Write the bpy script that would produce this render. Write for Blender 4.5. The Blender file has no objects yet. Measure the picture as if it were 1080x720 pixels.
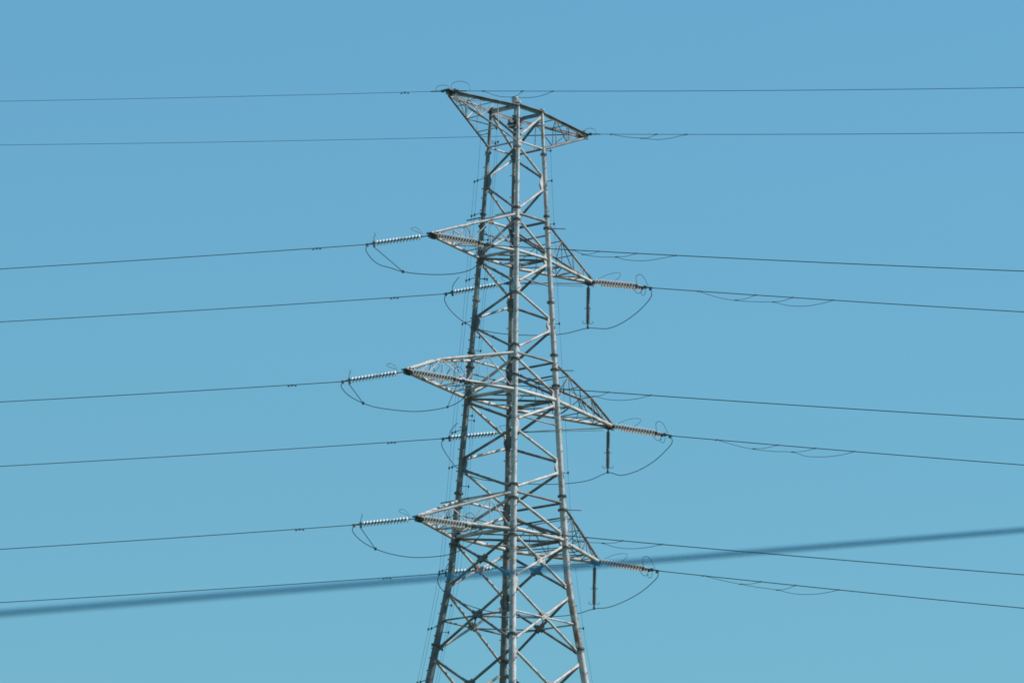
import bpy, math, random
from mathutils import Vector as V, Matrix
random.seed(7)
R = math.radians
S = bpy.context.scene
COL = S.collection

# ------------------------------------------------------------------ camera
FPX = 6000.0                      # focal length in pixels of the 1080-wide photograph (200 mm on 36 mm)
PITCH, ROLL, YAW, DIST = R(13.6), R(0.92), -1/6000.0, 247.0
CAM = V((0, -DIST, 1.6))
cf = V((math.sin(YAW)*math.cos(PITCH), math.cos(YAW)*math.cos(PITCH), math.sin(PITCH)))
r0 = cf.cross(V((0, 0, 1))).normalized(); u0 = r0.cross(cf)
cr = r0*math.cos(ROLL) + u0*math.sin(ROLL)
cu = u0*math.cos(ROLL) - r0*math.sin(ROLL)
cd = bpy.data.cameras.new('camera'); cam = bpy.data.objects.new('camera', cd); COL.objects.link(cam)
cd.sensor_width = 36; cd.lens = 200; cd.clip_start = 0.5; cd.clip_end = 20000
cd.dof.use_dof = True; cd.dof.focus_distance = 251; cd.dof.aperture_fstop = 5.8
m = Matrix((cr, cu, -cf)).transposed().to_4x4(); m.translation = CAM
cam.matrix_world = m
S.camera = cam

# ------------------------------------------------------------------ sky and sun
SUN_EL, SUN_AZ = R(42), R(3)     # azimuth measured from +x (right of the picture) towards +y
sdir = V((math.cos(SUN_EL)*math.cos(SUN_AZ), math.cos(SUN_EL)*math.sin(SUN_AZ), math.sin(SUN_EL)))
w = bpy.data.worlds.new("World"); S.world = w; w.use_nodes = True
nt = w.node_tree; bg = nt.nodes['Background']
sky = nt.nodes.new('ShaderNodeTexSky'); sky.sky_type = 'NISHITA'; sky.sun_disc = False
sky.sun_elevation = SUN_EL; sky.sun_rotation = math.atan2(sdir.x, sdir.y)
sky.air_density = 2.0; sky.dust_density = 0.15; sky.ozone_density = 2.0; sky.altitude = 100
tint = nt.nodes.new('ShaderNodeMix'); tint.data_type = 'RGBA'; tint.blend_type = 'MULTIPLY'
tint.inputs[0].default_value = 1.0
tint.inputs[7].default_value = (0.362, 0.735, 1.01, 1)
# constant teal mixed into the sky colour flattens its gradient
even = nt.nodes.new('ShaderNodeMix'); even.data_type = 'RGBA'; even.inputs[0].default_value = 0.30
even.inputs[7].default_value = (1.36, 3.58, 5.32, 1)
nt.links.new(sky.outputs[0], tint.inputs[6]); nt.links.new(tint.outputs[2], even.inputs[6]); nt.links.new(even.outputs[2], bg.inputs[0])
bg.inputs[1].default_value = 0.12
sl = bpy.data.lights.new('sun', 'SUN'); sl.energy = 5.0; sl.angle = R(0.5); sl.color = (1.0, 0.93, 0.86)
so = bpy.data.objects.new('sun', sl); COL.objects.link(so)
so.rotation_euler = sdir.to_track_quat('Z', 'Y').to_euler(); so.location = (60, -60, 120)
S.view_settings.view_transform = 'Standard'; S.view_settings.look = 'None'
S.view_settings.exposure = 0.0; S.view_settings.gamma = 1.0; S.view_settings.use_curve_mapping = False
S.render.engine = 'CYCLES'; S.cycles.filter_width = 1.75       # a slightly soft long lens

# ------------------------------------------------------------------ materials
def mat(name, c1, c2, scale=3.0, rough=0.5, metal=0.0, c3=None, c3_amt=0.0, c3_scale=0.8, bump=0.0, coat=0.0):
    M = bpy.data.materials.new(name); M.use_nodes = True
    n = M.node_tree.nodes; l = M.node_tree.links; b = n['Principled BSDF']
    tc = n.new('ShaderNodeTexCoord')
    no = n.new('ShaderNodeTexNoise'); no.inputs['Scale'].default_value = scale; no.inputs['Detail'].default_value = 6
    no.inputs['Roughness'].default_value = 0.65
    l.new(tc.outputs['Object'], no.inputs['Vector'])
    rp = n.new('ShaderNodeValToRGB'); rp.color_ramp.elements[0].position = .35; rp.color_ramp.elements[1].position = .65
    rp.color_ramp.elements[0].color = (*c1, 1); rp.color_ramp.elements[1].color = (*c2, 1)
    l.new(no.outputs[0], rp.inputs[0]); out = rp.outputs[0]
    if c3:
        n2 = n.new('ShaderNodeTexNoise'); n2.inputs['Scale'].default_value = c3_scale; n2.inputs['Detail'].default_value = 8
        n2.inputs['Roughness'].default_value = .7
        l.new(tc.outputs['Object'], n2.inputs['Vector'])
        r2 = n.new('ShaderNodeValToRGB'); r2.color_ramp.elements[0].position = 1-c3_amt-.06; r2.color_ramp.elements[1].position = 1-c3_amt+.06
        l.new(n2.outputs[0], r2.inputs[0])
        mx = n.new('ShaderNodeMix'); mx.data_type = 'RGBA'; mx.inputs[7].default_value = (*c3, 1)
        l.new(r2.outputs[0], mx.inputs[0]); l.new(out, mx.inputs[6]); out = mx.outputs[2]
    l.new(out, b.inputs['Base Color'])
    b.inputs['Roughness'].default_value = rough; b.inputs['Metallic'].default_value = metal
    b.inputs['Coat Weight'].default_value = coat
    if bump:
        bp = n.new('ShaderNodeBump'); bp.inputs['Strength'].default_value = bump; bp.inputs['Distance'].default_value = .02
        l.new(no.outputs[0], bp.inputs['Height']); l.new(bp.outputs[0], b.inputs['Normal'])
    return M
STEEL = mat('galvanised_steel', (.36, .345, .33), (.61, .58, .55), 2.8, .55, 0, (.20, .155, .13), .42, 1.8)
STEELD = mat('weathered_shaded_steel', (.10, .105, .11), (.21, .21, .205), 2.4, .65, 0, (.38, .34, .30), .42, 1.1)  # left leg's weathered tone, and shade painted on far leg and other members
STEELR = mat('rust_stained_steel', (.38, .35, .32), (.52, .48, .44), 2.2, .6, 0, (.30, .17, .115), .46, 1.6)
STEELF = mat('dull_fittings', (.07, .075, .08), (.15, .15, .15), 6, .55, .1, (.17, .12, .10), .40, 4)
RUSTF = mat('rusty_fitting', (.30, .17, .13), (.38, .27, .22), 8, .6, .1)
WIRE = mat('aluminium_conductor', (.025, .032, .040), (.045, .052, .060), 3, .6, 0)
RUBBER = mat('cable_jacket', (.001, .070, .150), (.002, .09, .18), 3, 1.0)
RUBBER.node_tree.nodes['Principled BSDF'].inputs['Specular IOR Level'].default_value = .1
PORC = mat('porcelain', (.62, .61, .57), (.74, .73, .69), 5, .25, 0, coat=.3)
BROWN = mat('dark_glaze', (.15, .145, .14), (.27, .26, .25), 6, .35)
PORCG = mat('dusty_porcelain', (.46, .46, .45), (.62, .62, .61), 5, .35, 0, coat=.2)
DRUM = mat('pale_drum_paint', (.42, .40, .36), (.55, .53, .49), 7, .5)
GRASS = mat('meadow', (.045, .075, .025), (.10, .115, .045), .05, .95, 0, (.16, .13, .08), .38, .012, bump=.4)
CONC = mat('concrete', (.28, .27, .25), (.38, .37, .35), 3, .9)

# ------------------------------------------------------------------ mesh builder
class MB:
    def __init__(s): s.v = []; s.f = []
    def ring_frame(s, d):
        d = d.normalized(); a = V((0, 0, 1)) if abs(d.z) < .93 else V((1, 0, 0))
        x = d.cross(a).normalized(); return x, d.cross(x).normalized()
    def tube(s, pts, r, n=10, caps=True):
        pts = [V(p) for p in pts]; rs = r if isinstance(r, (list, tuple)) else [r]*len(pts)
        b = len(s.v); x, y = s.ring_frame(pts[1]-pts[0])
        for i, p in enumerate(pts):
            d = (pts[min(i+1, len(pts)-1)]-pts[max(i-1, 0)]).normalized()
            x = (x-d*x.dot(d)).normalized(); y = d.cross(x)
            for k in range(n):
                a = 2*math.pi*k/n; s.v.append(p+(x*math.cos(a)+y*math.sin(a))*rs[i])
        for i in range(len(pts)-1):
            for k in range(n):
                s.f.append((b+i*n+k, b+i*n+(k+1) % n, b+(i+1)*n+(k+1) % n, b+(i+1)*n+k))
        if caps:
            s.f.append(tuple(b+k for k in range(n))[::-1]); s.f.append(tuple(b+(len(pts)-1)*n+k for k in range(n)))
        return s
    def lathe(s, p0, ax, prof, n=16):   # turned shape: (distance along the axis, radius) pairs
        p0, ax = V(p0), V(ax).normalized(); x, y = s.ring_frame(ax); b = len(s.v)
        for a, r in prof:
            for k in range(n):
                t = 2*math.pi*k/n; s.v.append(p0+ax*a+(x*math.cos(t)+y*math.sin(t))*r)
        for i in range(len(prof)-1):
            for k in range(n):
                s.f.append((b+i*n+k, b+i*n+(k+1) % n, b+(i+1)*n+(k+1) % n, b+(i+1)*n+k))
        s.f.append(tuple(b+k for k in range(n))[::-1]); s.f.append(tuple(b+(len(prof)-1)*n+k for k in range(n)))
        return s
    def box(s, c, ex, ey, ez):        # centre and three half-axis vectors
        c = V(c); ex, ey, ez = V(ex), V(ey), V(ez); b = len(s.v)
        for i in (-1, 1):
            for j in (-1, 1):
                for k in (-1, 1): s.v.append(c+ex*i+ey*j+ez*k)
        for q in ((0, 1, 3, 2), (4, 6, 7, 5), (0, 4, 5, 1), (2, 3, 7, 6), (0, 2, 6, 4), (1, 5, 7, 3)):
            s.f.append(tuple(b+t for t in q))
        return s
    def bar(s, p, q, h, t, up=(0, 0, 1)):   # flat bar, h tall along up, t thick
        p, q = V(p), V(q); d = (q-p); L = d.length/2; d.normalize(); up = V(up); up = (up-d*up.dot(d)).normalized()
        return s.box((p+q)/2, d*L, up*h/2, d.cross(up)*t/2)
    def angle(s, p, q, wd, t, up=(0, 0, 1), out=None):   # L-section: flat top flange plus a web at its inner edge
        p, q = V(p), V(q); d = (q-p).normalized(); up = V(up); up = (up-d*up.dot(d)).normalized()
        side = d.cross(up)
        if out is not None and side.dot(V(out)) < 0: side = -side
        s.bar(p+side*wd*.5, q+side*wd*.5, t, wd, up)
        s.bar(p-up*(wd*.5+t*.5+.001)+side*t, q-up*(wd*.5+t*.5+.001)+side*t, wd, t, up)
        return s
    def plate(s, pts, nrm, t):       # polygon plate
        nrm = V(nrm).normalized()*t/2; b = len(s.v); n = len(pts)
        for p in pts: s.v.append(V(p)+nrm)
        for p in pts: s.v.append(V(p)-nrm)
        s.f.append(tuple(b+i for i in range(n))); s.f.append(tuple(b+n+i for i in range(n))[::-1])
        for i in range(n): s.f.append((b+i, b+n+i, b+n+(i+1) % n, b+(i+1) % n))
        return s
    def build(s, name, material, parent=None, origin=(0, 0, 0), smooth=True):
        o0 = V(origin); me = bpy.data.meshes.new(name)
        me.from_pydata([tuple(p-o0) for p in s.v], [], s.f); me.materials.append(material)
        import bmesh
        bm = bmesh.new(); bm.from_mesh(me); bmesh.ops.recalc_face_normals(bm, faces=bm.faces); bm.to_mesh(me); bm.free()
        if smooth:
            me.polygons.foreach_set('use_smooth', [True]*len(me.polygons)); me.set_sharp_from_angle(angle=R(42))
        o = bpy.data.objects.new(name, me); COL.objects.link(o); o.location = o0
        if parent: o.parent = parent
        return o
def tag(o, label=None, cat=None, group=None, kind=None):
    if label: o['label'] = label
    if cat: o['category'] = cat
    if group: o['group'] = group
    if kind: o['kind'] = kind
    return o
def empty(name, loc=(0, 0, 0), mtx=None):
    o = bpy.data.objects.new(name, None); COL.objects.link(o); o.empty_display_size = .5
    if mtx is not None: o.matrix_world = mtx
    else: o.location = loc
    return o
def copy_tree(o, parent=None):
    c = o.copy(); COL.objects.link(c); c.parent = parent
    for ch in list(o.children): copy_tree(ch, c)
    return c
def smooth_pts(P, k=5):              # Catmull-Rom through points
    P = [V(p) for p in P]; out = []
    for i in range(len(P)-1):
        a, b, c, d = P[max(i-1, 0)], P[i], P[i+1], P[min(i+2, len(P)-1)]
        for j in range(k):
            t = j/k
            out.append(.5*((2*b)+(c-a)*t+(2*a-5*b+4*c-d)*t*t+(3*b-a-3*c+d)*t**3))
    out.append(P[-1]); return out

# surveying helpers: where the sight line of a photograph point meets a known vertical plane in the world
def sight(x, y): return cf + cr*((x-540)/FPX) - cu*((y-360)/FPX)
def on_plane(x, y, p0, n):
    d = sight(x, y); return CAM + d*((V(p0)-CAM).dot(n)/d.dot(n))
def at_depth(x, y, Y): return on_plane(x, y, (0, Y, 0), V((0, 1, 0)))

# ------------------------------------------------------------------ ground
g = MB(); N = 64; b = len(g.v)
g.v.append(V((0, 0, 0)))
for rr in (60, 300, 1500, 9000):
    for k in range(N): g.v.append(V((rr*math.cos(2*math.pi*k/N), rr*math.sin(2*math.pi*k/N), 0)))
for k in range(N): g.f.append((0, 1+k, 1+(k+1) % N))
for q in range(3):
    for k in range(N): g.f.append((1+q*N+k, 1+(q+1)*N+k, 1+(q+1)*N+(k+1) % N, 1+q*N+(k+1) % N))
tag(g.build('ground', GRASS), kind='structure')

# ------------------------------------------------------------------ tower
TH = R(48.4)
UA = V((-math.cos(TH), -math.sin(TH), 0))        # along the crossarms, towards the near-left tips
VA = V((-math.sin(TH), math.cos(TH), 0))         # along the line, away to the left
UP = V((0, 0, 1))
ZS = [0, 45.98, 50.66, 52.37, 54.08, 55.59, 58.40, 60.57, 62.8, 65.21, 66.96, 68.6, 71.92]
AS = [8.1, 2.43, 1.827, 1.726, 1.64, 1.567, 1.437, 1.32, 1.20, 1.092, 1.018, .937, .815]
def half(z):
    if z >= ZS[-1]: return AS[-1]-(z-ZS[-1])*.035
    for i in range(len(ZS)-1):
        if z <= ZS[i+1]: return AS[i]+(AS[i+1]-AS[i])*(z-ZS[i])/(ZS[i+1]-ZS[i])
SGN = {'L': (1, 1), 'N': (1, -1), 'F': (-1, 1), 'R': (-1, -1)}
def pt(c, z, k=1.0): a = half(z)*k; return UA*(SGN[c][0]*a)+VA*(SGN[c][1]*a)+UP*z
def leg_r(z):
    for zz, r in ((70.2, .075), (66.9, .092), (60.4, .115), (54.0, .132), (47.4, .15)):
        if z > zz: return r
    return .165
FACES = [('L', 'N'), ('N', 'R'), ('R', 'F'), ('F', 'L')]
tower = empty('transmission_tower', (0, 0, 0))
tag(tower, 'tall grey tubular steel lattice electricity pylon with four tiers of crossarms', 'pylon')

RLEG = mat('rust_streaked_leg', (.37, .355, .335), (.62, .585, .55), 2.8, .55, 0, (.24, .165, .125), .42, 1.5)
# rust gathers on the leg between the two joints above its lower flange
_n, _l = RLEG.node_tree.nodes, RLEG.node_tree.links
_tc = _n.new('ShaderNodeTexCoord'); _sp = _n.new('ShaderNodeSeparateXYZ'); _l.new(_tc.outputs['Object'], _sp.inputs[0])
_a = _n.new('ShaderNodeMapRange'); _a.inputs['From Min'].default_value = 51.2; _a.inputs['From Max'].default_value = 49.2; _l.new(_sp.outputs[2], _a.inputs[0])
_b = _n.new('ShaderNodeMapRange'); _b.inputs['From Min'].default_value = 47.2; _b.inputs['From Max'].default_value = 47.6; _l.new(_sp.outputs[2], _b.inputs[0])
_no = _n.new('ShaderNodeTexNoise'); _no.inputs['Scale'].default_value = 2.5; _no.inputs['Detail'].default_value = 7; _l.new(_tc.outputs['Object'], _no.inputs['Vector'])
_r = _n.new('ShaderNodeMapRange'); _r.inputs['From Min'].default_value = .38; _r.inputs['From Max'].default_value = .56; _l.new(_no.outputs[0], _r.inputs[0])
_m1 = _n.new('ShaderNodeMath'); _m1.operation = 'MULTIPLY'; _l.new(_a.outputs[0], _m1.inputs[0]); _l.new(_b.outputs[0], _m1.inputs[1])
_m2 = _n.new('ShaderNodeMath'); _m2.operation = 'MULTIPLY'; _l.new(_m1.outputs[0], _m2.inputs[0]); _l.new(_r.outputs[0], _m2.inputs[1])
_bs = _n['Principled BSDF'].inputs['Base Color']; _src = _bs.links[0].from_socket
_mx = _n.new('ShaderNodeMix'); _mx.data_type = 'RGBA'; _mx.inputs[7].default_value = (.23, .135, .09, 1)
_l.new(_m2.outputs[0], _mx.inputs[0]); _l.new(_src, _mx.inputs[6]); _l.new(_mx.outputs[2], _bs)
legmat = {'L': STEELD, 'N': STEEL, 'R': RLEG, 'F': STEELD}  # far leg: dark steel paints in its shaded side
flz = [70.05, 67.18, 66.62, 63.2, 60.78, 60.12, 59.38, 54.36, 53.74, 52.05, 47.5, 43.6, 34, 22, 11]
for c in 'LNRF':
    mb = MB(); cuts = [72.1, 70.2, 66.9, 60.4, 54.0, 50.66, 47.4, 45.98, 20, 0.4]
    for z1, z0 in zip(cuts[:-1], cuts[1:]):
        mb.tube([pt(c, z1), pt(c, z0)], leg_r((z0+z1)/2), 20)
    mb.tube([pt(c, 72.1), pt(c, 72.16)], .13, 16)          # cap flange
    d = (pt(c, 60)-pt(c, 61)).normalized()
    z = 71.4; k = 0                                        # step bolts up two sides of the tube
    while z > 30:
        o = UA if (k % 2) else VA
        o = o*(SGN[c][0] if k % 2 else SGN[c][1]); p = pt(c, z)
        mb.tube([p, p+o*(leg_r(z)+.10)], .015, 6); mb.tube([p+o*(leg_r(z)+.08), p+o*(leg_r(z)+.12)], .030, 6)
        z -= .5; k += 1
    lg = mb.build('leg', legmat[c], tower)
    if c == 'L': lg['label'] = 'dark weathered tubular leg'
    if c == 'R': lg['label'] = 'pale leg streaked with rust near its foot'
    for z in flz:
        f = MB(); r = leg_r(z)
        for dz in (.019, -.019):
            f.tube([pt(c, z+dz+.016), pt(c, z+dz-.016)], r*1.55, 20)
        for q in range(8):
            a = q*math.pi/4; o = V((math.cos(a), math.sin(a), 0))*r*1.32
            f.tube([pt(c, z+.065)+o, pt(c, z-.065)+o], .015, 6)
        f.build('flange', STEELF if z in (66.62, 60.12, 59.38, 53.74, 47.5, 67.18, 60.78, 54.36) else STEELD, lg)
    MB().box(pt(c, .2), V((.7, 0, 0)), V((0, .7, 0)), V((0, 0, .4))).build('footing', CONC, tower, smooth=False)

def brace(ca, za, cb, zb, r, m=STEEL):
    A, B = pt(ca, za), pt(cb, zb); d = (B-A).normalized(); L = (B-A).length
    ga = leg_r(za)+.16; gb = leg_r(zb)+.16
    P, Q = A+d*ga, B-d*gb
    mb = MB().tube([P, Q], r, 12)
    # flattened ends with bolted tongue plates
    fn = d.cross(UP).normalized()
    for e, s in ((P, -1), (Q, 1)):
        mb.bar(e-d*s*.10, e+d*s*.10, r*2.5, .022, up=fn.cross(d))
    return mb.build('brace', m, tower)
def gusset(c, other, z, w_, h_, m=STEEL):
    A = pt(c, z); B = pt(other, z); d = (B-A).normalized(); ax = (pt(c, z+1)-pt(c, z)).normalized()
    n = d.cross(ax); x0 = leg_r(z)*.8
    P = [A+d*x0+ax*h_, A+d*(x0+w_*.55)+ax*h_*.8, A+d*(x0+w_)+ax*h_*.15, A+d*(x0+w_)-ax*h_*.15, A+d*(x0+w_*.55)-ax*h_*.8, A+d*x0-ax*h_]
    MB().plate(P, n, .02).build('gusset_plate', m, tower, smooth=False)

def other(face, c): return face[1] if face[0] == c else face[0]
zig = [  # (z at N/F, z at L/R, radius)
    (70.5, 71.85, .060), (70.12, 68.88, .055), (67.08, 68.48, .055), (66.70, 65.38, .060),
    (63.68, 64.98, .062), (63.35, 62.36, .058), (60.62, 61.95, .058), (60.22, 58.92, .066),
    (57.32, 58.52, .066), (56.95, 55.88, .062), (54.22, 55.46, .062), (53.82, 52.56, .068)]
for i, (zn, zl, r) in enumerate(zig):
    for fc in FACES:
        a = fc[0] if fc[0] in 'NF' else fc[1]; b_ = other(fc, a)
        dark = set(fc) == {'R', 'F'} or (set(fc) == {'L', 'N'} and i not in (3, 7, 11))  # braces turned from the sun get their shade painted as dark steel
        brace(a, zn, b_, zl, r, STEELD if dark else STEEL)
for z in (68.68, 62.15, 55.67):
    for fc in FACES:
        c = fc[0] if fc[0] in 'LR' else fc[1]
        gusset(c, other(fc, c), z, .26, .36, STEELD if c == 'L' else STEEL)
for z in (70.3, 66.9, 63.52, 60.42, 57.14, 54.02, 50.0):
    for fc in FACES:
        c = fc[0] if fc[0] in 'NF' else fc[1]
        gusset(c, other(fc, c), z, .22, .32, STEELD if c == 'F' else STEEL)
for z in (65.18, 58.72, 52.36):
    for fc in FACES:
        c = fc[0] if fc[0] in 'LR' else fc[1]
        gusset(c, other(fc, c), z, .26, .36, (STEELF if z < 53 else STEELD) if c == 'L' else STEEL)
xp = [(52.15, 50.14, .062), (49.86, 47.22, .060), (46.9, 43.9, .065), (43.3, 34, .075), (33.6, 20, .08), (19.4, .8, .085)]
for zt, zb, r in xp:
    for fc in FACES:
        p, q = fc
        bk = set(fc) in ({'R', 'F'}, {'F', 'L'})
        mm = STEELD if set(fc) in ({'R', 'F'}, {'L', 'N'}) else STEEL  # same painted shade on the crossed braces
        brace(p, zt, q, zb, r, mm); brace(q, zt, p, zb, r, mm)
        at_, ab = half(zt), half(zb); zc = zb+(zt-zb)*ab/(at_+ab)
        if zt > 45:
            A, B = pt(p, zc), pt(q, zc); cc = (A+B)/2; d = (B-A).normalized(); ax = ((pt(p, zc+1)+pt(q, zc+1))/2-cc).normalized(); n = d.cross(ax)
            mm = {'LN': STEELD, 'NR': STEEL, 'RF': STEELD, 'FL': STEELR}[p+q]
            d1 = (pt(p, zt)-pt(q, zb)).normalized(); d2 = (pt(q, zt)-pt(p, zb)).normalized()
            gp = MB()
            for k, off in enumerate((.072, -.072)):
                sg = 1 if off > 0 else -1
                gp.box(cc+n*off, d1*.27, n.cross(d1)*.085, n*.010); gp.box(cc+n*(off+.004*sg), d2*.27, n.cross(d2)*.085, n*.010)
                gp.box(cc+n*(off+.008*sg), d*.15, ax*.13, n*.010)
                for dd_ in (d1, d2):
                    for t_ in (-.21, -.12, .12, .21): b0 = cc+n*(off+.02*sg)+dd_*t_; gp.tube([b0, b0+n*.03*sg], .022, 6)
            gp.build('gusset_plate', mm, tower, smooth=False)
def strut(A, B, r, m=STEEL, gap=.12, name='horizontal_strut'):
    A, B = V(A), V(B); d = (B-A).normalized()
    return MB().tube([A+d*gap, B-d*gap], r, 12).build(name, m, tower)
# rings of horizontals
for z, r in ((70.3, .040), (66.92, .060), (65.18, .072), (60.44, .055), (58.72, .085), (54.05, .058), (52.37, .088)):
    for fc in FACES:
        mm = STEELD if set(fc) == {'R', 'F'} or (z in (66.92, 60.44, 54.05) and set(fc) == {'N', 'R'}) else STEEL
        strut(pt(fc[0], z), pt(fc[1], z), r, mm, leg_r(z))
for z in (59.85, 53.4, 66.3):
    strut(pt('R', z), pt('F', z), .04, STEELD, .1); strut(pt('F', z), pt('L', z), .035, STEELD, .1)
for z in (65.12, 58.66, 52.30):                                # plan diagonals at the lower rings
    strut(pt('L', z), pt('R', z), .055, STEELD, .1)
    strut((pt('F', z)+pt('L', z))/2, (pt('F', z)+pt('R', z))/2, .04, STEEL, 0)
    strut((pt('N', z)+pt('L', z))/2, (pt('N', z)+pt('R', z))/2, .035, STEELD, 0)
for z in (63.95, 57.55): strut(pt('N', z), pt('R', z), .035, STEELD, .12)
# mid-panel ring with plan diamond
z = 48.6
mids = []
for fc in FACES:
    strut(pt(fc[0], z), pt(fc[1], z), .042, STEELD if fc[0] in 'LF' else STEEL, .15)
    mids.append((pt(fc[0], z-.03)+pt(fc[1], z-.03))/2)
for i in range(4): strut(mids[i], mids[(i+1) % 4], .032, STEELD, .1)
# rods standing out past the upper rings
for z in (66.62, 60.1, 53.75):
    p = pt('R', z); d = (-UA-VA).normalized(); strut(p, p+d*(.95), .022, STEELD, .12, 'outrigger_rod')
for z, e in ((67.05, 1.1), (54.05, 1.15)):
    p = pt('L', z); strut(p, p+VA*e, .028, STEELD, .12, 'outrigger_rod')
p = pt('N', 66.95); strut(p+UA*.2+VA*.2, p+UA*.2+VA*1.1, .022, STEELD, 0, 'outrigger_rod')

# top square: angle irons
for fc in FACES:
    out = (pt(fc[0], 72)+pt(fc[1], 72))/2; out.z = 0
    MB().angle(pt(fc[0], 72.02), pt(fc[1], 72.02), .15, .02, out=out).build('horizontal_strut', STEELD if set(fc) != {'L', 'N'} else STEEL, tower, smooth=False)

# crossarms: sgn +1 near-left arm, -1 far-right arm
def crossarm(sgn, s_tip, zt, zup, bend=None, rc=.075, top=False):
    cs = ('N', 'L') if sgn > 0 else ('R', 'F')       # camera-side chord first
    tip = UA*(sgn*s_tip)+UP*zt
    mb = MB(); lac = MB(); upc = MB()
    zlo = zt
    def lerp(a, b, t): return a+(b-a)*t
    lows, ups = [], []
    for c in cs:
        side = SGN[c][1]*VA
        e = tip+side*.10
        A = pt(c, zlo if not top else zup); B = pt(c, zup if not top else zt+.05)
        low = [A, e-UP*(.0 if not top else .16)]
        if bend:
            sb, zb_ = bend; k = (s_tip-sb)/(s_tip-half(zup)); hw = half(zup)*k*.55
            up = [B, UA*(sgn*sb)+side*(hw+.06)+UP*zb_, e+UP*.12]
        else: up = [B, e+UP*(.12 if not top else .02)]
        lows.append(low); ups.append(up)
        mb.tube(low, rc*(.6 if top and c == 'N' else 1), 12)
        if top: upc.angle(up[0], up[-1], .12, .02, out=side)
        else:
            for q in range(len(up)-1): upc.tube([up[q], up[q+1]], rc*.72, 12)
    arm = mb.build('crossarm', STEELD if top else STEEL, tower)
    upc.build('upper_chord', STEELD if top or sgn < 0 else STEEL, arm)  # right arms: shade on the upper chords painted in with dark steel
    # tip plates
    tp = MB(); d = UA*sgn
    tp.box(tip+d*.06+UP*.05, d*.22, VA*.16, UP*.025); tp.box(tip+d*.08-UP*.06, d*.2, VA*.018, UP*.12)
    tp.box(tip-d*.15+UP*.02, d*.03, VA*.2, UP*.13)
    tp.build('tip_plate', STEELF, arm, smooth=False)
    def on(poly, t):
        Ls = [(poly[i+1]-poly[i]).length for i in range(len(poly)-1)]; T = t*sum(Ls)
        for i, L_ in enumerate(Ls):
            if T <= L_+1e-6: return poly[i]+(poly[i+1]-poly[i])*(T/L_)
            T -= L_
        return poly[-1]
    def on_s(poly, s):                               # point of a chord at distance s along the arm
        for i in range(len(poly)-1):
            a, b_ = poly[i].dot(UA)*sgn, poly[i+1].dot(UA)*sgn
            if a <= s <= b_: return poly[i]+(poly[i+1]-poly[i])*((s-a)/(b_-a))
        return poly[-1]
    s0 = half(zlo)+.05; n = 3 if s_tip < 5.6 else 4
    ss = [s0+(s_tip-s0)*t for t in ([.0, .3, .56, .8] if n == 3 else [0, .24, .46, bend and (bend[0]-s0)/(s_tip-s0) or .66, .84])]
    rl = .024
    for i, s in enumerate(ss):
        a, b_ = on_s(lows[0], s), on_s(lows[1], s); c_, d_ = on_s(ups[0], s), on_s(ups[1], s)
        if i:
            lac.tube([a, b_], rl, 6); lac.tube([a, c_], rl*.9, 6); lac.tube([b_, d_], rl*.9, 6)
            if i < n: lac.tube([c_, d_], rl*.9, 6)
        if i < len(ss)-1:
            s2 = ss[i+1]
            lac.tube([a, on_s(lows[1], s2)] if i % 2 else [b_, on_s(lows[0], s2)], rl*1.1, 6)
            for q in (0, 1):
                A_, B_ = (on_s(ups[q], s), on_s(lows[q], s2)) if i % 2 else (on_s(lows[q], s), on_s(ups[q], s2))
                lac.tube([A_, B_], rl, 6)
            if i: lac.tube([c_, on_s(ups[1], s2)], rl*.8, 6)
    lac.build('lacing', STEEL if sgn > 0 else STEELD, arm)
    return tip
TIPS = {}
for n, zt, zup, sl_, sr_, bd, rc in ((2, 65.14, 66.88, 5.42, 5.22, None, .075), (3, 58.70, 60.42, 6.86, 6.73, 1, .088), (4, 52.30, 54.02, 5.96, 5.90, None, .085)):
    TIPS[n, 'L'] = crossarm(1, sl_, zt, zup, (5.05, 59.55) if bd else None, rc)
    TIPS[n, 'R'] = crossarm(-1, sr_, zt, zup, (5.0, 59.68) if bd else None, rc)
TIPS[1, 'L'] = crossarm(1, 4.46, 71.93, 70.3, None, .05, True)
TIPS[1, 'R'] = crossarm(-1, 4.66, 71.95, 70.3, None, .055, True)

# drum shaped device on a short post above the far leg
p = pt('F', 72.1)
bm_ = MB().tube([p+UP*.0, p+UP*.42], .045, 10); bm_.tube([p+UP*.40, p+UP*.45], .17, 20)
dr = bm_.build('post', STEELD, tower)
q = p+UP*.46
MB().lathe(q, UP, [(0, .15), (.10, .15), (.10, .17), (.13, .17), (.13, .155), (.34, .155), (.34, .175), (.38, .175), (.38, .15), (.46, .13)], 24).build('drum', DRUM, dr)
pf = MB(); pf.box(p-UP*.28, UA*.42, VA*.05, UP*.06); pf.box(p-UP*.28, UA*.05, VA*.42, UP*.06); pf.box(p-UP*.5-UA*.05, UA*.3, VA*.2, UP*.03)
pf.build('cap_bracket', STEELF, tower, smooth=False)

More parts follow.
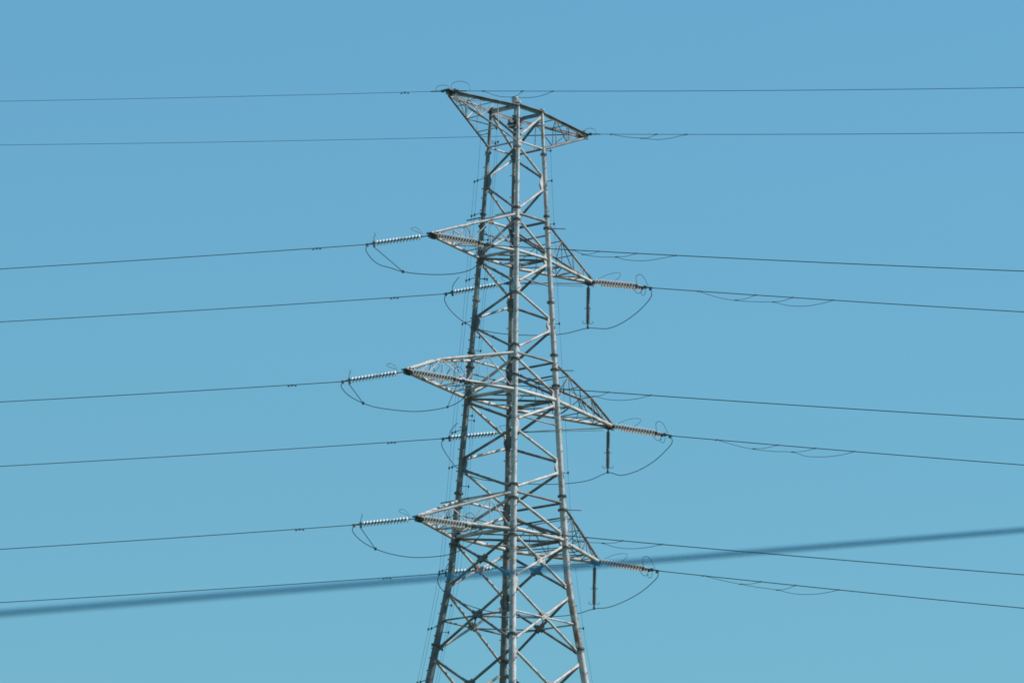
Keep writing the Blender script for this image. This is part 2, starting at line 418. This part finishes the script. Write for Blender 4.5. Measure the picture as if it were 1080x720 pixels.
# fall-arrest wires along the left and right legs, held off by brackets
def safety(c, off, zs_, m=WIRE):
    br = MB()
    for z in zs_:
        a = pt(c, z); e = pt(c, z)+off
        br.tube([a+off*.15, e+UP*-.1*0], .014, 6); br.box(e, V((.035, 0, 0)), V((0, .035, 0)), UP*.05)
    pts = []
    zz = [zs_[0]+.0]+list(zs_[1:])
    for z in zz: pts.append(pt(c, z)+off)
    o = MB().tube(pts, .006, 6).build('fall_arrest_wire', m, tower)
    br.build('wire_bracket', STEELF, o)
left_out = V((-.40, .05, -.14)); left_in = V((.30, .10, .02)); right_out = V((.32, -.05, .02))
zl = [71.0, 68.9, 67.3, 64.3, 62.3, 59.8, 57.3, 55.7, 53.4, 51.0, 48.4, 46.0, 43.5]
safety('L', left_out, zl); safety('L', left_out*1.35+V((0, .2, .05)), zl[1:])
safety('L', left_in, [71.2, 70.5, 68.2, 66.0, 64.2, 61.5, 57.9, 55.2, 52.9, 49.3, 47.3, 44])
safety('L', left_in*1.35+V((0, .1, 0)), [70.6, 66.8, 64.2, 60.9, 57.7, 54.7, 50.6, 48.1, 44])
safety('R', right_out, [70.2, 68.8, 66.8, 62.2, 59.1, 55.4, 52.0, 48.4, 44])

# ------------------------------------------------------------------ line directions
AR = R(35); DR = V((math.cos(AR), -math.sin(AR), 0)); NR = V((math.sin(AR), math.cos(AR), 0))
AL = R(8);  DL = V((-math.cos(AL), math.sin(AL), 0)); NL = V((math.sin(AL), math.cos(AL), 0))
def frame(p, d):                    # local x along the string, z up
    x = d.normalized(); y = UP.cross(x).normalized(); z = x.cross(y)
    m = Matrix((x, y, z)).transposed().to_4x4(); m.translation = p; return m

# ------------------------------------------------------------------ insulator strings (built along local +x)
DISC = [(0, .012), (.0, .042), (.010, .050), (.040, .050), (.044, .062), (.056, .098), (.076, .128), (.098, .136), (.106, .128), (.098, .09), (.104, .075), (.096, .03), (.146, .014)]
def disc_mesh(material, k=1.0):
    mb = MB().lathe((0, 0, 0), (1, 0, 0), [(a, r*k) for a, r in DISC], 20); o = mb.build('disc', material); me = o.data
    me.materials.append(STEELF)
    for p_ in me.polygons:
        x_ = p_.center.x
        if x_ < .042 or x_ > .12 or (x_ > .09 and all((me.vertices[v].co.y**2+me.vertices[v].co.z**2)**.5 < .10*k for v in p_.vertices)): p_.material_index = 1
    bpy.data.objects.remove(o); return me
DM, DMG = disc_mesh(PORC), disc_mesh(PORCG, .97)
def add_discs(root, x0, n, y, me, pitch=.146):
    for i in range(n):
        o = bpy.data.objects.new('disc', me); COL.objects.link(o); o.parent = root; o.location = (x0+i*pitch, y, 0)
        o.rotation_euler = (random.uniform(0, 6), 0, 0)
def wire_loop(root, pts, r, m, name='arcing_horn'):
    return MB().tube(smooth_pts(pts, 4), r, 6).build(name, m, root)
def left_string(root, x0=0.0, horn=0):
    # x0: distance from the empty to the shackle
    f = MB(); f.bar((x0-.12, 0, 0), (x0+.26, 0, 0), .08, .05); f.tube([(x0+.2, 0, 0), (x0+.56, 0, 0)], .022, 8)
    f.box((x0+.05, 0, 0), V((.10, 0, 0)), V((0, .06, 0)), V((0, 0, .055)))
    f.build('shackle', STEELF, root)
    add_discs(root, x0+.52, 14, 0, DM)
    e = x0+.52+14*.146
    c = MB(); c.tube([(e-.02, 0, 0), (e+.12, 0, 0)], .03, 8); c.box((e+.10, 0, -.03), V((.05, 0, 0)), V((0, .03, 0)), V((0, 0, .13)))
    c.tube([(e+.12, 0, 0), (e+.30, 0, .0), (e+.50, 0, .0)], [.045, .035, .028], 10)
    c.box((e+.40, 0, -.03), V((.05, 0, 0)), V((0, .035, 0)), V((0, 0, .07)))
    c.build('clamp', RUSTF if horn == 0 else STEELF, root)
    if horn == 0:
        wire_loop(root, [(e+.1, 0, .08), (e+.07, .0, .26), (e+.0, .0, .40), (e+.03, 0, .47)], .014, STEELF)
        wire_loop(root, [(x0+.5, 0, .02), (x0+.62, 0, .2), (x0+.85, 0, .33), (x0+.95, 0, .42), (x0+.80, 0, .48), (x0+.62, 0, .36), (x0+.48, 0, .14)], .010, STEELF)
    else:
        wire_loop(root, [(e+.06, 0, .05), (e+.07, .0, .24), (e-.05, .0, .42), (e-.25, 0, .62), (e-.32, 0, .66)], .017, STEELF)
        wire_loop(root, [(x0+.2, 0, .1), (x0+.35, 0, .30), (x0+.25, 0, .34), (x0-.1, 0, .33)], .010, STEELF)
    return e+.5
def right_string(root):
    f = MB(); f.box((.12, 0, -.0), V((.14, 0, 0)), V((0, .07, 0)), V((0, 0, .07)))
    f.bar((.2, 0, 0), (.36, 0, 0), .09, .06)
    f.plate([V((.30, 0, 0)), V((.40, .27, 0)), V((.46, .27, 0)), V((.46, -.27, 0)), V((.40, -.27, 0))], (0, 0, 1), .05)
    f.build('shackle', STEELF, root)
    for y in (.24, -.24): add_discs(root, .46, 14, y, DMG, .157)
    e = .46+14*.157
    c = MB(); c.plate([V((e+.26, 0, 0)), V((e+.16, .27, 0)), V((e+.02, .27, 0)), V((e+.02, -.27, 0)), V((e+.16, -.27, 0))], (0, 0, 1), .05)
    c.box((e+.1, .24, -.02), V((.05, 0, 0)), V((0, .03, 0)), V((0, 0, .08))); c.box((e+.1, -.24, -.02), V((.05, 0, 0)), V((0, .03, 0)), V((0, 0, .08)))
    c.tube([(e+.2, 0, 0), (e+.85, 0, 0)], [.035, .03], 10); c.box((e+.42, 0, 0), V((.06, 0, 0)), V((0, .05, 0)), V((0, 0, .075)))
    c.box((e+.72, 0, -.04), V((.05, 0, 0)), V((0, .035, 0)), V((0, 0, .08)))
    c.build('clamp', STEELF, root)
    wire_loop(root, [(.30, .05, .12), (.6, .05, .30), (1.0, .05, .47), (1.42, .05, .55), (1.58, .05, .48), (1.45, .05, .28), (1.2, .05, .10)], .009, STEELF)
    wire_loop(root, [(e-.08, .05, .08), (e-.22, .05, .42), (e-.10, .05, .56), (e+.12, .05, .52), (e+.40, .05, .26), (e+.60, .05, .0)], .012, STEELF)
    wire_loop(root, [(e-.12, -.1, -.10), (e+.0, -.1, -.26), (e+.2, -.1, -.32), (e+.38, -.1, -.22)], .011, STEELF)
    wire_loop(root, [(e+.25, -.05, -.16), (e+.34, -.05, -.36), (e+.50, -.05, -.34), (e+.52, -.05, -.12)], .011, STEELF)
    return e+.85
LV = {2: 'upper', 3: 'middle', 4: 'lowest'}
CLAMP = {}
# left-going strings of the near (left) circuit
first = None
for n, (cx, cy) in ((2, (385, 258)), (3, (359, 402.5)), (4, (371, 553.5))):
    tip = TIPS[n, 'L']; e = on_plane(cx, cy, tip, NL); d = e-tip
    if first is None:
        root = empty('insulator_string'); LEN = left_string(root); first = root
    else: root = copy_tree(first)
    root.matrix_world = frame(tip+d.normalized()*(d.length-LEN), d)
    tag(root, 'white disc insulator string reaching left from the %s left crossarm tip' % LV[n], 'insulator', 'single insulator strings pulling to the left')
    CLAMP[n, 'L', 'l'] = tip+d
# left-going strings of the far (right) circuit, on long extension rods behind the tower
first = None
for n, (kx, ky), (cx, cy) in ((2, (527, 300), (468, 310)), (3, (524, 457), (465, 462.5)), (4, (519, 599.5), (461, 605))):
    tip = TIPS[n, 'R']; K = on_plane(kx, ky, tip, NL); e = on_plane(cx, cy, tip, NL); d = e-K
    if first is None:
        root = empty('insulator_string'); LEN = left_string(root, 0, 1); first = root
    else:
        root = copy_tree(first)
    L0 = d.length; base = e-d.normalized()*LEN
    root.matrix_world = frame(base, d); CLAMP[n, 'R', 'l'] = e
    tag(root, 'disc insulator string behind the left leg below the %s crossarms' % LV[n], 'insulator', 'insulator strings behind the tower')
    rod = MB().tube([tip-UP*.08, base], .026, 8); rod.tube([tip-UP*.2+DL*.3, base-UP*.02], .012, 6)
    ro = rod.build('extension_rod', STEEL, None, origin=base)
    tag(ro, 'long thin steel link running left behind the tower from the %s right crossarm tip' % LV[n], 'link rod', 'extension links on the right crossarms')
# right-going double strings
first = None
for n, sd, (cx, cy) in ((2, 'L', (516, 258)), (3, 'L', (498, 403)), (4, 'L', (511, 556.5)), (2, 'R', (692, 304)), (3, 'R', (712, 460)), (4, 'R', (697, 602))):
    tip = TIPS[n, sd]; e = on_plane(cx, cy, tip, NR); d = (e-tip).normalized()
    if first is None:
        root = empty('double_insulator_string'); LENR = right_string(root); first = root
    else: root = copy_tree(first)
    root.matrix_world = frame(tip, d); CLAMP[n, sd, 'r'] = tip+d*LENR
    tag(root, ('grey twin insulator string crossing in front of the tower from the %s left crossarm tip' if sd == 'L' else
        'grey twin insulator string reaching right from the %s right crossarm tip') % LV[n], 'insulator', 'double insulator strings pulling to the right')
# hanging rod insulators that steady the right-hand jumpers
first = None
POST = {}
for n, xx in ((2, -.1), (3, -.12), (4, -.15)):
    tip = TIPS[n, 'R']+UA*.12
    if first is None:
        root = empty('hanging_rod_insulator')
        f = MB(); f.box((0, 0, -.12), V((.12, 0, 0)), V((0, .035, 0)), V((0, 0, .05))); f.tube([(0, 0, -.1), (0, 0, -.32)], .04, 10)
        f.build('hanger', STEELF, root)
        pf = []
        z = -.3
        for k in range(34):
            if 14 < k < 18: rr = (.052, .052)
            else: rr = (.090, .055)
            pf += [(-z, rr[1]), (-z+.014, rr[0]), (-z+.022, rr[0]), (-z+.036, rr[1])]; z -= .049
        MB().lathe((0, 0, 0), (0, 0, -1), pf, 14).build('rod', BROWN, root)
        MB().tube([(0, 0, -1.05), (0, 0, -1.22)], .078, 12).build('coupling', STEELF, root)
        f = MB(); f.tube([(0, 0, z), (0, 0, z-.2)], .04, 8); f.box((0, 0, z-.2), V((.05, 0, 0)), V((0, .04, 0)), V((0, 0, .05))); f.build('clamp', STEELF, root)
        for s in (-1, 1):
            wire_loop(root, [(s*.05, 0, z-.02), (s*.2, 0, z-.0), (s*.25, 0, z+.05), (s*.20, 0, z+.12)], .011, STEELF)
        wire_loop(root, [(-.05, 0, -1.28), (-.16, 0, -1.27), (-.16, 0, -1.23)], .010, STEELF); wire_loop(root, [(.05, 0, -1.28), (.14, 0, -1.27), (.14, 0, -1.23)], .010, STEELF)
        first = root; zb = z-.22
    else: root = copy_tree(first)
    root.location = tip; POST[n] = tip+UP*zb
    tag(root, 'dark rod insulator hanging straight down from the %s right crossarm tip' % LV[n], 'insulator', 'hanging rod insulators at the right crossarm tips')

# ------------------------------------------------------------------ conductors
def fit_curve(p0, D, nrm, pix, c):
    # slope that best carries the wire through the sighted points, given its sag curvature c
    num = den = 0
    for x, y in pix:
        q = on_plane(x, y, p0, nrm); t = (q-p0).dot(D)
        num += t*(q.z-p0.z-c*t*t); den += t*t
    s = num/den
    return lambda t: p0+D*t+UP*(s*t+c*t*t)
def t_of_x(p0, D, nrm, x, y): return (on_plane(x, y, p0, nrm)-p0).dot(D)
def wire(name, cv, T, r, label, cat, group):
    ts = [0]; 
    while ts[-1] < T: ts.append(ts[-1]+max(.5, ts[-1]*.06))
    return tag(MB().tube([cv(t) for t in ts], r, 8).build(name, WIRE, None, origin=cv(0)), label, cat, group)
GW = 'bare conductors strung to the %s'
right_pix = {(2, 'L'): ((640, 265), (715, 268.5), (900, 277.5), (1080, 287)), (3, 'L'): ((690, 416), (835, 425), (960, 434.5), (1080, 444)),
    (4, 'L'): ((615, 566), (700, 573), (900, 590), (1080, 607)), (2, 'R'): ((760, 309.5), (880, 317), (980, 323), (1080, 328.5)),
    (3, 'R'): ((760, 464), (900, 476), (1000, 484), (1080, 490)), (4, 'R'): ((745, 607), (885, 622), (980, 631), (1080, 641))}
left_pix = {(2, 'L'): ((334, 262), (200, 271), (100, 277.5), (0, 283.5)), (2, 'R'): ((430, 313), (300, 323), (100, 334), (0, 338.5)),
    (3, 'L'): ((310, 406), (200, 412), (100, 418), (0, 424)), (3, 'R'): ((410, 466.5), (250, 476.5), (100, 486), (0, 491.5)),
    (4, 'L'): ((315, 558), (150, 569), (0, 579)), (4, 'R'): ((412, 609), (200, 622), (100, 629), (0, 635.5))}
ordn = {2: 'upper', 3: 'middle', 4: 'lowest'}
CR, CL = {}, {}
for (n, sd), pix in right_pix.items():
    p0 = CLAMP[n, sd, 'r']; cv = fit_curve(p0, DR, NR, pix, .00028); CR[n, sd] = cv
    wire('conductor', cv, 190, .018, 'thin dark conductor running right from the %s %s twin insulator string' % (ordn[n], 'left' if sd == 'L' else 'right'), 'power line', GW % 'right')
for (n, sd), pix in left_pix.items():
    p0 = CLAMP[n, sd, 'l']; cv = fit_curve(p0, DL, NL, pix, .00036); CL[n, sd] = cv
    wire('conductor', cv, 190, .0165, 'thin dark conductor running left from the %s %s' % (ordn[n], 'left crossarm insulator' if sd == 'L' else 'insulator string behind the tower'), 'power line', GW % 'left')
ew = {}
for sd, side, pix in (('L', 'r', ((577, 98), (800, 96), (1080, 92))), ('R', 'r', ((700, 141), (850, 141), (1080, 140.5))),
                      ('L', 'l', ((430, 99), (200, 103.5), (0, 106.5))), ('R', 'l', ((550, 143), (500, 145), (250, 149.5), (0, 153)))):
    D, nn = (DR, NR) if side == 'r' else (DL, NL)
    p0 = TIPS[1, sd]+UP*.04; cv = fit_curve(p0, D, nn, pix, .0003); ew[sd, side] = cv
    wire('earth_wire', cv, 190, .012 if side == 'r' else .0095, 'faint earth wire running %s from the %s tip of the top crossarm' % ('right' if side == 'r' else 'left', 'left' if sd == 'L' else 'right'), 'power line', 'earth wires along the tower top')
# earth wire fittings: dead-end sleeve, clamp and small horn loops
for (sd, side), cv in ew.items():
    long = 2.6 if (sd, side) == ('R', 'l') else .9
    f = MB().tube([cv(0), cv(.3), cv(long)], [.045, .03, .024], 8)
    f.box(cv(.35), V((.07, 0, 0)), V((0, .05, 0)), V((0, 0, .05)))
    root = f.build('earth_wire_clamp', STEELF, None, origin=cv(0))
    D = DR if side == 'r' else DL; o0 = cv(0)
    if (sd, side) != ('R', 'l'):
        k = 1.6 if (sd, side) == ('L', 'r') else 1
        P = [cv(.05)+UP*.03, cv(.1)+UP*.22*k, cv(.35*k)+UP*.28*k, cv(.62*k)+UP*.2*k, cv(.66*k)+UP*.03]
        MB().tube([p-o0 for p in smooth_pts(P, 4)], .010, 6).build('horn', STEELF, root)
    tag(root, 'dark clamp with %s holding the %s-going earth wire at the top %s tip' % ('long sleeve' if long > 2 else 'horn loop', 'right' if side == 'r' else 'left', 'left' if sd == 'L' else 'right'), 'clamp', 'earth wire clamps at the top crossarm')

# ------------------------------------------------------------------ jumpers
JR = {2: [(469, 317), (475, 327), (487, 338), (500, 345), (520, 350.5), (545, 353), (575, 353.5), (597, 351.5), None, (640, 346.5), (655, 341), (670, 331), (681, 320.5), (687, 312)],
      3: [(466, 470), (473, 482), (482, 493), (495, 501), (512, 506), (540, 509), (573, 510.5), (600, 509.5), (622, 506), None, (655, 501), (673, 496), (690, 486), (703, 474), (709, 466)],
      4: [(461.5, 612), (466, 621), (480, 632), (500, 640), (525, 646), (560, 649.5), (588, 649.5), (608, 647), None, (642, 640), (660, 633), (676, 624), (688, 614), (694, 607)]}
for n, px in JR.items():
    A, B = CLAMP[n, 'R', 'l']-DL*.1, CLAMP[n, 'R', 'r']-DR*.1; Q = POST[n]
    xs = {0: 468, 1: 0}
    P = [A]; k = px.index(None); x0 = px[0][0]; xm = {2: 621, 3: 640, 4: 625}[n]; x1 = px[-1][0]
    for i, q in enumerate(px):
        if q is None: P.append(Q); continue
        if i < k: Y = A.y+(Q.y-A.y)*(q[0]-x0)/(xm-x0)
        else: Y = Q.y+(B.y-Q.y)*(q[0]-xm)/(x1-xm)
        P.append(at_depth(q[0], q[1], Y))
    P.append(B)
    tag(MB().tube(smooth_pts(P, 5), .017, 8).build('jumper_cable', WIRE, None, origin=A),
        'slack dark jumper cable looping behind the tower under the %s right crossarm' % ordn[n], 'jumper', 'jumper loops at the right crossarm tips')
JL = {2: [(386, 264), (392, 273), (400, 279), (410, 282), (425, 286.5), (445, 289), (465, 289.5), (480, 288.5), (492, 286), (501, 281.5), (507, 273), (512, 264)],
      3: [(360, 408), (368, 417), (383, 425), (400, 430), (430, 433.5), (450, 433), (472, 429), (485, 423), (493, 415), (497, 408)],
      4: [(372, 560), (381, 570), (396, 578.5), (415, 584.5), (437, 587.5), (460, 586.5), (475, 584), (490, 578), (501, 570), (508, 562)]}
JLP = {}
for n, px in JL.items():
    A, B = CLAMP[n, 'L', 'l']-DL*.1, CLAMP[n, 'L', 'r']-DR*.1
    P = [A]+[at_depth(x, y, A.y+(B.y-A.y)*(x-px[0][0])/(px[-1][0]-px[0][0])) for x, y in px]+[B]
    o = tag(MB().tube(smooth_pts(P, 5), .0165, 8).build('jumper_cable', WIRE, None, origin=A),
        'slack dark jumper cable drooping in a shallow curve under the %s left crossarm' % ordn[n], 'jumper', 'jumper loops at the left crossarm tips')
    e = P[{2: 5, 3: 3, 4: 3}[n]]; s = CLAMP[n, 'L', 'l']-DL*.36-UP*.08
    rd = MB().tube([s-A, e-A], .017, 6).box(e-A, V((.05, 0, 0)), V((0, .03, 0)), V((0, 0, .06)))
    rd.build('support_rod', STEELF, o)
    if n == 3:
        e = P[7]; s = CLAMP[n, 'L', 'r']-DR*.75
        MB().tube([s-A, e-A], .014, 6).box(e-A, V((.04, 0, 0)), V((0, .03, 0)), V((0, 0, .05))).build('support_rod', STEELF, o)

# ------------------------------------------------------------------ festoon dampers (loops of cable hung on the line)
def festoon(cv, nrm, D, attach, low, links, label):
    p0 = cv(0); 
    def w(xy): return cv(t_of_x(p0, D, nrm, *xy))
    def f(xy): return on_plane(xy[0], xy[1], p0, nrm)
    A = w(attach[0]); mb = MB()
    mb.tube(smooth_pts([A]+[f(q) for q in low]+[w(attach[1])], 4), .011, 6)
    for a, b_ in links:
        P, Q = f(a), w(b_); M = (P+Q)/2-UP*.05; mb.tube(smooth_pts([P, M, Q], 4), .010, 6)
    o = mb.build('vibration_damper', WIRE, None, origin=A)
    for q in [attach[0], attach[1]]+[l[1] for l in links]:
        p = w(q)-A; MB().tube([p-D*.09, p+D*.09], .032, 8).build('clamp', RUSTF, o)
    for l in links:
        p = f(l[0])-A; MB().tube([p-D*.07, p+D*.07], .024, 8).build('clamp', STEELF, o)
    tag(o, label, 'damper', 'looped cable dampers on the right-hand lines')
festoon(ew['L', 'r'], NR, DR, ((510, 98), (583, 98)), [(525, 101.5), (543, 102.8), (560, 103), (573, 100.5)], [((541, 102.5), (551, 98))], 'slack damper loop on the earth wire just above the tower top')
festoon(ew['R', 'r'], NR, DR, ((645, 141), (724, 141.5)), [(660, 144.5), (678, 146), (692, 147.3), (705, 146.2)], [((677, 146), (692, 141.5))], 'slack damper loop on the earth wire right of the top crossarm')
festoon(CR[2, 'L'], NR, DR, ((605, 264), (713, 268.5)), [(617, 268.8), (634, 271), (650, 271.3), (660, 274), (680, 275), (698, 272.3)], [((615, 268.3), (631, 265)), ((650, 271), (671, 266.5))], 'looped damper cable on the upper right-hand line nearest the tower')
festoon(CR[3, 'L'], NR, DR, ((600, 411), (686, 417)), [(612, 417.5), (628, 418), (640, 421), (655, 422), (672, 420.3)], [((626, 418), (641, 413.5))], 'looped damper cable beside the middle right crossarm')
festoon(CR[4, 'L'], NR, DR, ((597, 565), (698, 573)), [(612, 571), (634, 572.4), (650, 577), (668, 578.3), (684, 576.7)], [((636, 572.5), (656, 569.3)), ((606, 570), (619, 566))], 'looped damper cable beside the lowest right crossarm')
festoon(CR[2, 'R'], NR, DR, ((737, 308), (878.5, 317.5)), [(756, 313.3), (775.7, 316.9), (797, 318.2), (816, 318.6), (830, 322), (848, 322.8), (865, 320.4)], [((776, 316.5), (797, 312.6)), ((816, 318.4), (835.5, 314.9))], 'long looped damper cable on the line from the upper right crossarm')
festoon(CR[3, 'R'], NR, DR, ((756, 464), (900.5, 476)), [(784, 471.5), (812, 475.6), (835, 476.5), (851, 481), (872, 481.4), (891, 478.8)], [((795, 473), (820, 469.8)), ((836, 476.4), (860, 472.5))], 'long looped damper cable on the line from the middle right crossarm')
festoon(CR[4, 'R'], NR, DR, ((742, 606.7), (884, 622.3)), [(763, 612), (781, 615.7), (800, 619), (819, 621.6), (837, 625.7), (855, 626.4), (872, 624.6)], [((781, 615.6), (802, 613.6)), ((820, 621.8), (839, 617.5))], 'long looped damper cable on the line from the lowest right crossarm')
# weight dampers on the left-hand lines
proto = None
for cv, x, y, lab in ((ew['L', 'l'], 427, 99, 'small weight damper on the top left earth wire'), (CL[2, 'L'], 334, 262, 'small weight damper on the upper left conductor left of its insulators'),
                 (CL[2, 'R'], 416, 314, 'small weight damper on the second conductor from the top at left'), (CL[3, 'L'], 308, 406, 'small weight damper on the line left of the middle left crossarm'),
                 (CL[3, 'R'], 413, 466.5, 'small weight damper on the fourth conductor from the top at left'), (CL[4, 'L'], 316, 557.5, 'small weight damper on the line left of the lowest left crossarm'),
                 (CL[4, 'R'], 408, 609, 'small weight damper on the lowest left conductor above the blurred cable')):
    p = cv(t_of_x(cv(0), DL, NL, x, y))
    if proto is None:
        proto = empty('weight_damper')
        MB().tube(smooth_pts([(-.17, 0, -.055), (0, 0, -.04), (.17, 0, -.055)], 4), .008, 6).build('messenger', STEELF, proto)
        for s in (-1, 1): MB().tube([(s*.11, 0, -.05), (s*.14, 0, -.05), (s*.20, 0, -.052)], [.015, .028, .024], 10).build('weight', STEELF, proto)
        MB().box((0, 0, -.02), V((.03, 0, 0)), V((0, .02, 0)), V((0, 0, .04))).build('clamp', STEELF, proto)
        o = proto
    else: o = copy_tree(proto)
    o.matrix_world = frame(p, cv(2)-cv(1)); tag(o, lab, 'damper', 'weight dampers on the left-hand lines')

# ------------------------------------------------------------------ near service cable, far out of focus
YN = -DIST+19.5
a, b = at_depth(0, 646.5, YN), at_depth(1080, 558.5, YN+4.5)
dd = (b-a)
pts = [a+dd*t+UP*(.0035*((t-.5)**2-.25)) for t in [-9+i*.25 for i in range(77)]]
tag(MB().tube(pts, .0086, 12).build('service_cable', RUBBER, None, origin=a), 'blurred dark blue cable slanting across the picture close to the camera', 'cable')
